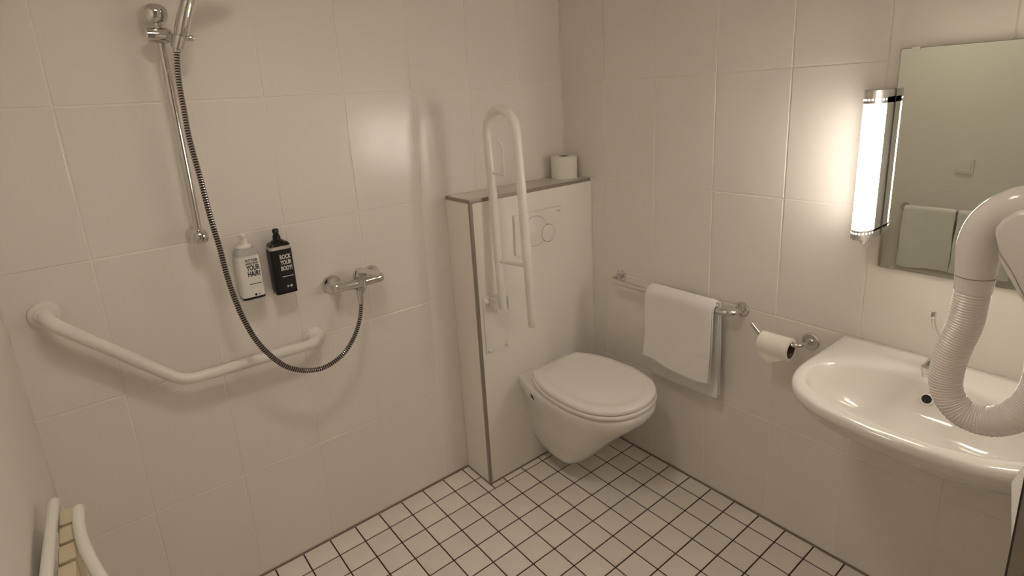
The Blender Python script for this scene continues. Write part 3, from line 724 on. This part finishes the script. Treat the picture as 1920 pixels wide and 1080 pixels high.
MB().tube(kp, [0.0192 + 0.0030*min(1, i/(nk*0.4)) for i in range(nk)], 36).build('handle', 'dryer', hd_, smooth=60)
jr = unx(1829, 517, -0.93); jd = (unx(1831, 500, -0.93)-unx(1826, 535, -0.93)).normalized()
MB().lathe([(-0.0006, 0.0200), (-0.0004, 0.0212), (0.0004, 0.0212), (0.0006, 0.0200)], jr, jd, 36).build('joint_ring', 'profile', hd_)
bpx = [(1866,438),(1868,426),(1882,411),(1905,399),(1940,389),(1972,392),(1982,420),(1984,600),(1960,632),(1940,606),(1920,551),(1896,505),(1872,466)]
o0 = [unx(x, y, -0.985) for x, y in bpx]
cb = sum((q for q in o0), Vector())/len(o0)
def bring(X, sc): return [(X, cb.y+(q.y-cb.y)*sc, cb.z+(q.z-cb.z)*sc) for q in o0]
MB().loft([bring(-0.9895, 0.90), bring(-0.9880, 0.96), bring(-0.985, 1.0), bring(-0.962, 1.0), bring(-0.90, 0.97)]).build('wall_unit', 'dryer', hd_, smooth=40)
MB().box((-0.985, YE-0.001+0.0012, 1.20), (-0.89, YE+0.012, 1.46), bev=0.003).build('mounting_plate', 'dryer', hd_)
ledge = [unx(x, y, -0.965) for x, y in [(1874,470),(1884,486),(1900,508),(1924,556),(1940,606),(1920,560),(1893,512),(1878,484)]]
MB().loft([[(X, q.y+0.0015, q.z-0.002) for q in ledge] for X in (-0.965, -0.905)]).build('lower_rim', 'whiteplastic', hd_, smooth=0)
# ---- cloth at the wall end
ck = [(1916,886),(1906,893),(1897,905),(1897.5,916),(1899.5,930),(1901.5,955),(1902.5,985),(1904,1030),(1906,1080)]
cr = []
for X, k_ in ((-1.20, 0.28), (-1.17, 0.58), (-1.12, 1.0), (-1.08, 0.9), (-1.06, 0.5)):
    e_ = [unx(x, y, -1.12) for x, y in ck]
    f_ = [(X, YE+0.0004+(q.y-YE)*k_, q.z) for q in e_]; b_ = [(X, YE+0.0004, q.z) for q in e_]
    cr.append(f_ + b_[::-1])
tag(MB().loft(cr).build('hanging_cloth', 'towel', None, smooth=60), 'white cloth hanging flat below the dryer beside the metal corner strip', 'cloth')

# ================================================================ LEFT WALL (x = XD)
def unz(x, y, Z):
    d = _R*((x-960)/FPX) + _U*(-(y-444.74)/FPX) + _f
    return CAM + d*((Z-CAM.z)/d.z)
st = thing('folding_shower_seat', (XD, -0.52, 0.42), 'white tubular folding shower seat with beige slats in the lower left corner', 'shower seat')
ZS = 0.76
a0 = unz(97, 942, ZS); a1 = unz(86, 1080, ZS)
dirv = (a1-a0).normalized()
YN = -0.685                                   # near end of the seat
tn = a0 + dirv*((YN+0.02-a0.y)/dirv.y)
MB().tube(fillet([a0 + Vector((0.008, 0.016, -0.34)), a0 + Vector((0.004, 0.016, 0)), tn, tn + Vector((0, 0, -0.34))], [0.03, 0.03], 10), 0.0112, 20).build('frame_tube', 'whitemetal', st)
q = [unz(147, 957, ZS), unz(148, 985, ZS), unz(155, 1015, ZS), unz(170, 1050, ZS), unz(190, 1085, ZS), unz(212, 1120, ZS)]
MB().tube(catmull([q[0] + Vector((-0.001, 0.012, -0.006))] + q, 6), 0.0108, 20).build('arm_tube', 'whitemetal', st)
for k in range(5):
    yk = -0.395 - k*0.062
    xl = a0.x + 0.013 + (a1.x-a0.x)*(a0.y-yk)/(a0.y-a1.y)
    MB().box((xl, yk-0.057, 0.40), (xl+0.030, yk, 0.756 - 0.003*k), bev=0.004, seg=2).build('seat_slat', 'beige', st)
for yy in (-0.42, -0.62):
    MB().box((XD+0.0003, yy-0.02, 0.50), (XD+0.030, yy+0.02, 0.58), bev=0.004).build('wall_bracket', 'whitemetal', st)
    MB().tube([(XD+0.026, yy, 0.54), (-1.93, yy, 0.52)], 0.009, 12).build('hinge_rod', 'whitemetal', st)

# ---- second towel rail seen in the mirror
tr2 = thing('towel_rail', (XD, -1.06, 0.845), 'chrome towel rail opposite the mirror seen only as a reflection', 'towel rail')
wall_rail(tr2, XD, 1, -0.782, -1.36, 0.838, 0.055, 0.0085, 0.022)
tag(hung_towel(XD+0.055, 0.838, 1, -0.795, -1.035, 0.508, 0.56, 0.0095, 1, 0.010, 5, skew=0.0).build('hand_towel', 'towel', None, smooth=50), 'left white towel of the pair reflected in the mirror', 'towel', 'towels reflected in the mirror')
tag(hung_towel(XD+0.055, 0.838, 1, -1.048, -1.29, 0.512, 0.56, 0.0095, 1, 0.010, 9, skew=0.0).build('hand_towel', 'towel', None, smooth=50), 'right white towel of the pair reflected in the mirror beside the dryer', 'towel', 'towels reflected in the mirror')
sw = thing('light_switch', (XD, -1.03, 1.047), 'square white light switch reflected in the mirror', 'light switch')
MB().box((XD+0.0002, -1.071, 1.044), (XD+0.009, -0.991, 1.124), bev=0.003).build('frame', 'whiteplastic', sw)
MB().box((XD+0.009, -1.059, 1.056), (XD+0.0125, -1.003, 1.112), bev=0.0015).build('rocker', 'whiteplastic', sw)

for o in BASES:
    if '_o' in o: del o['_o']
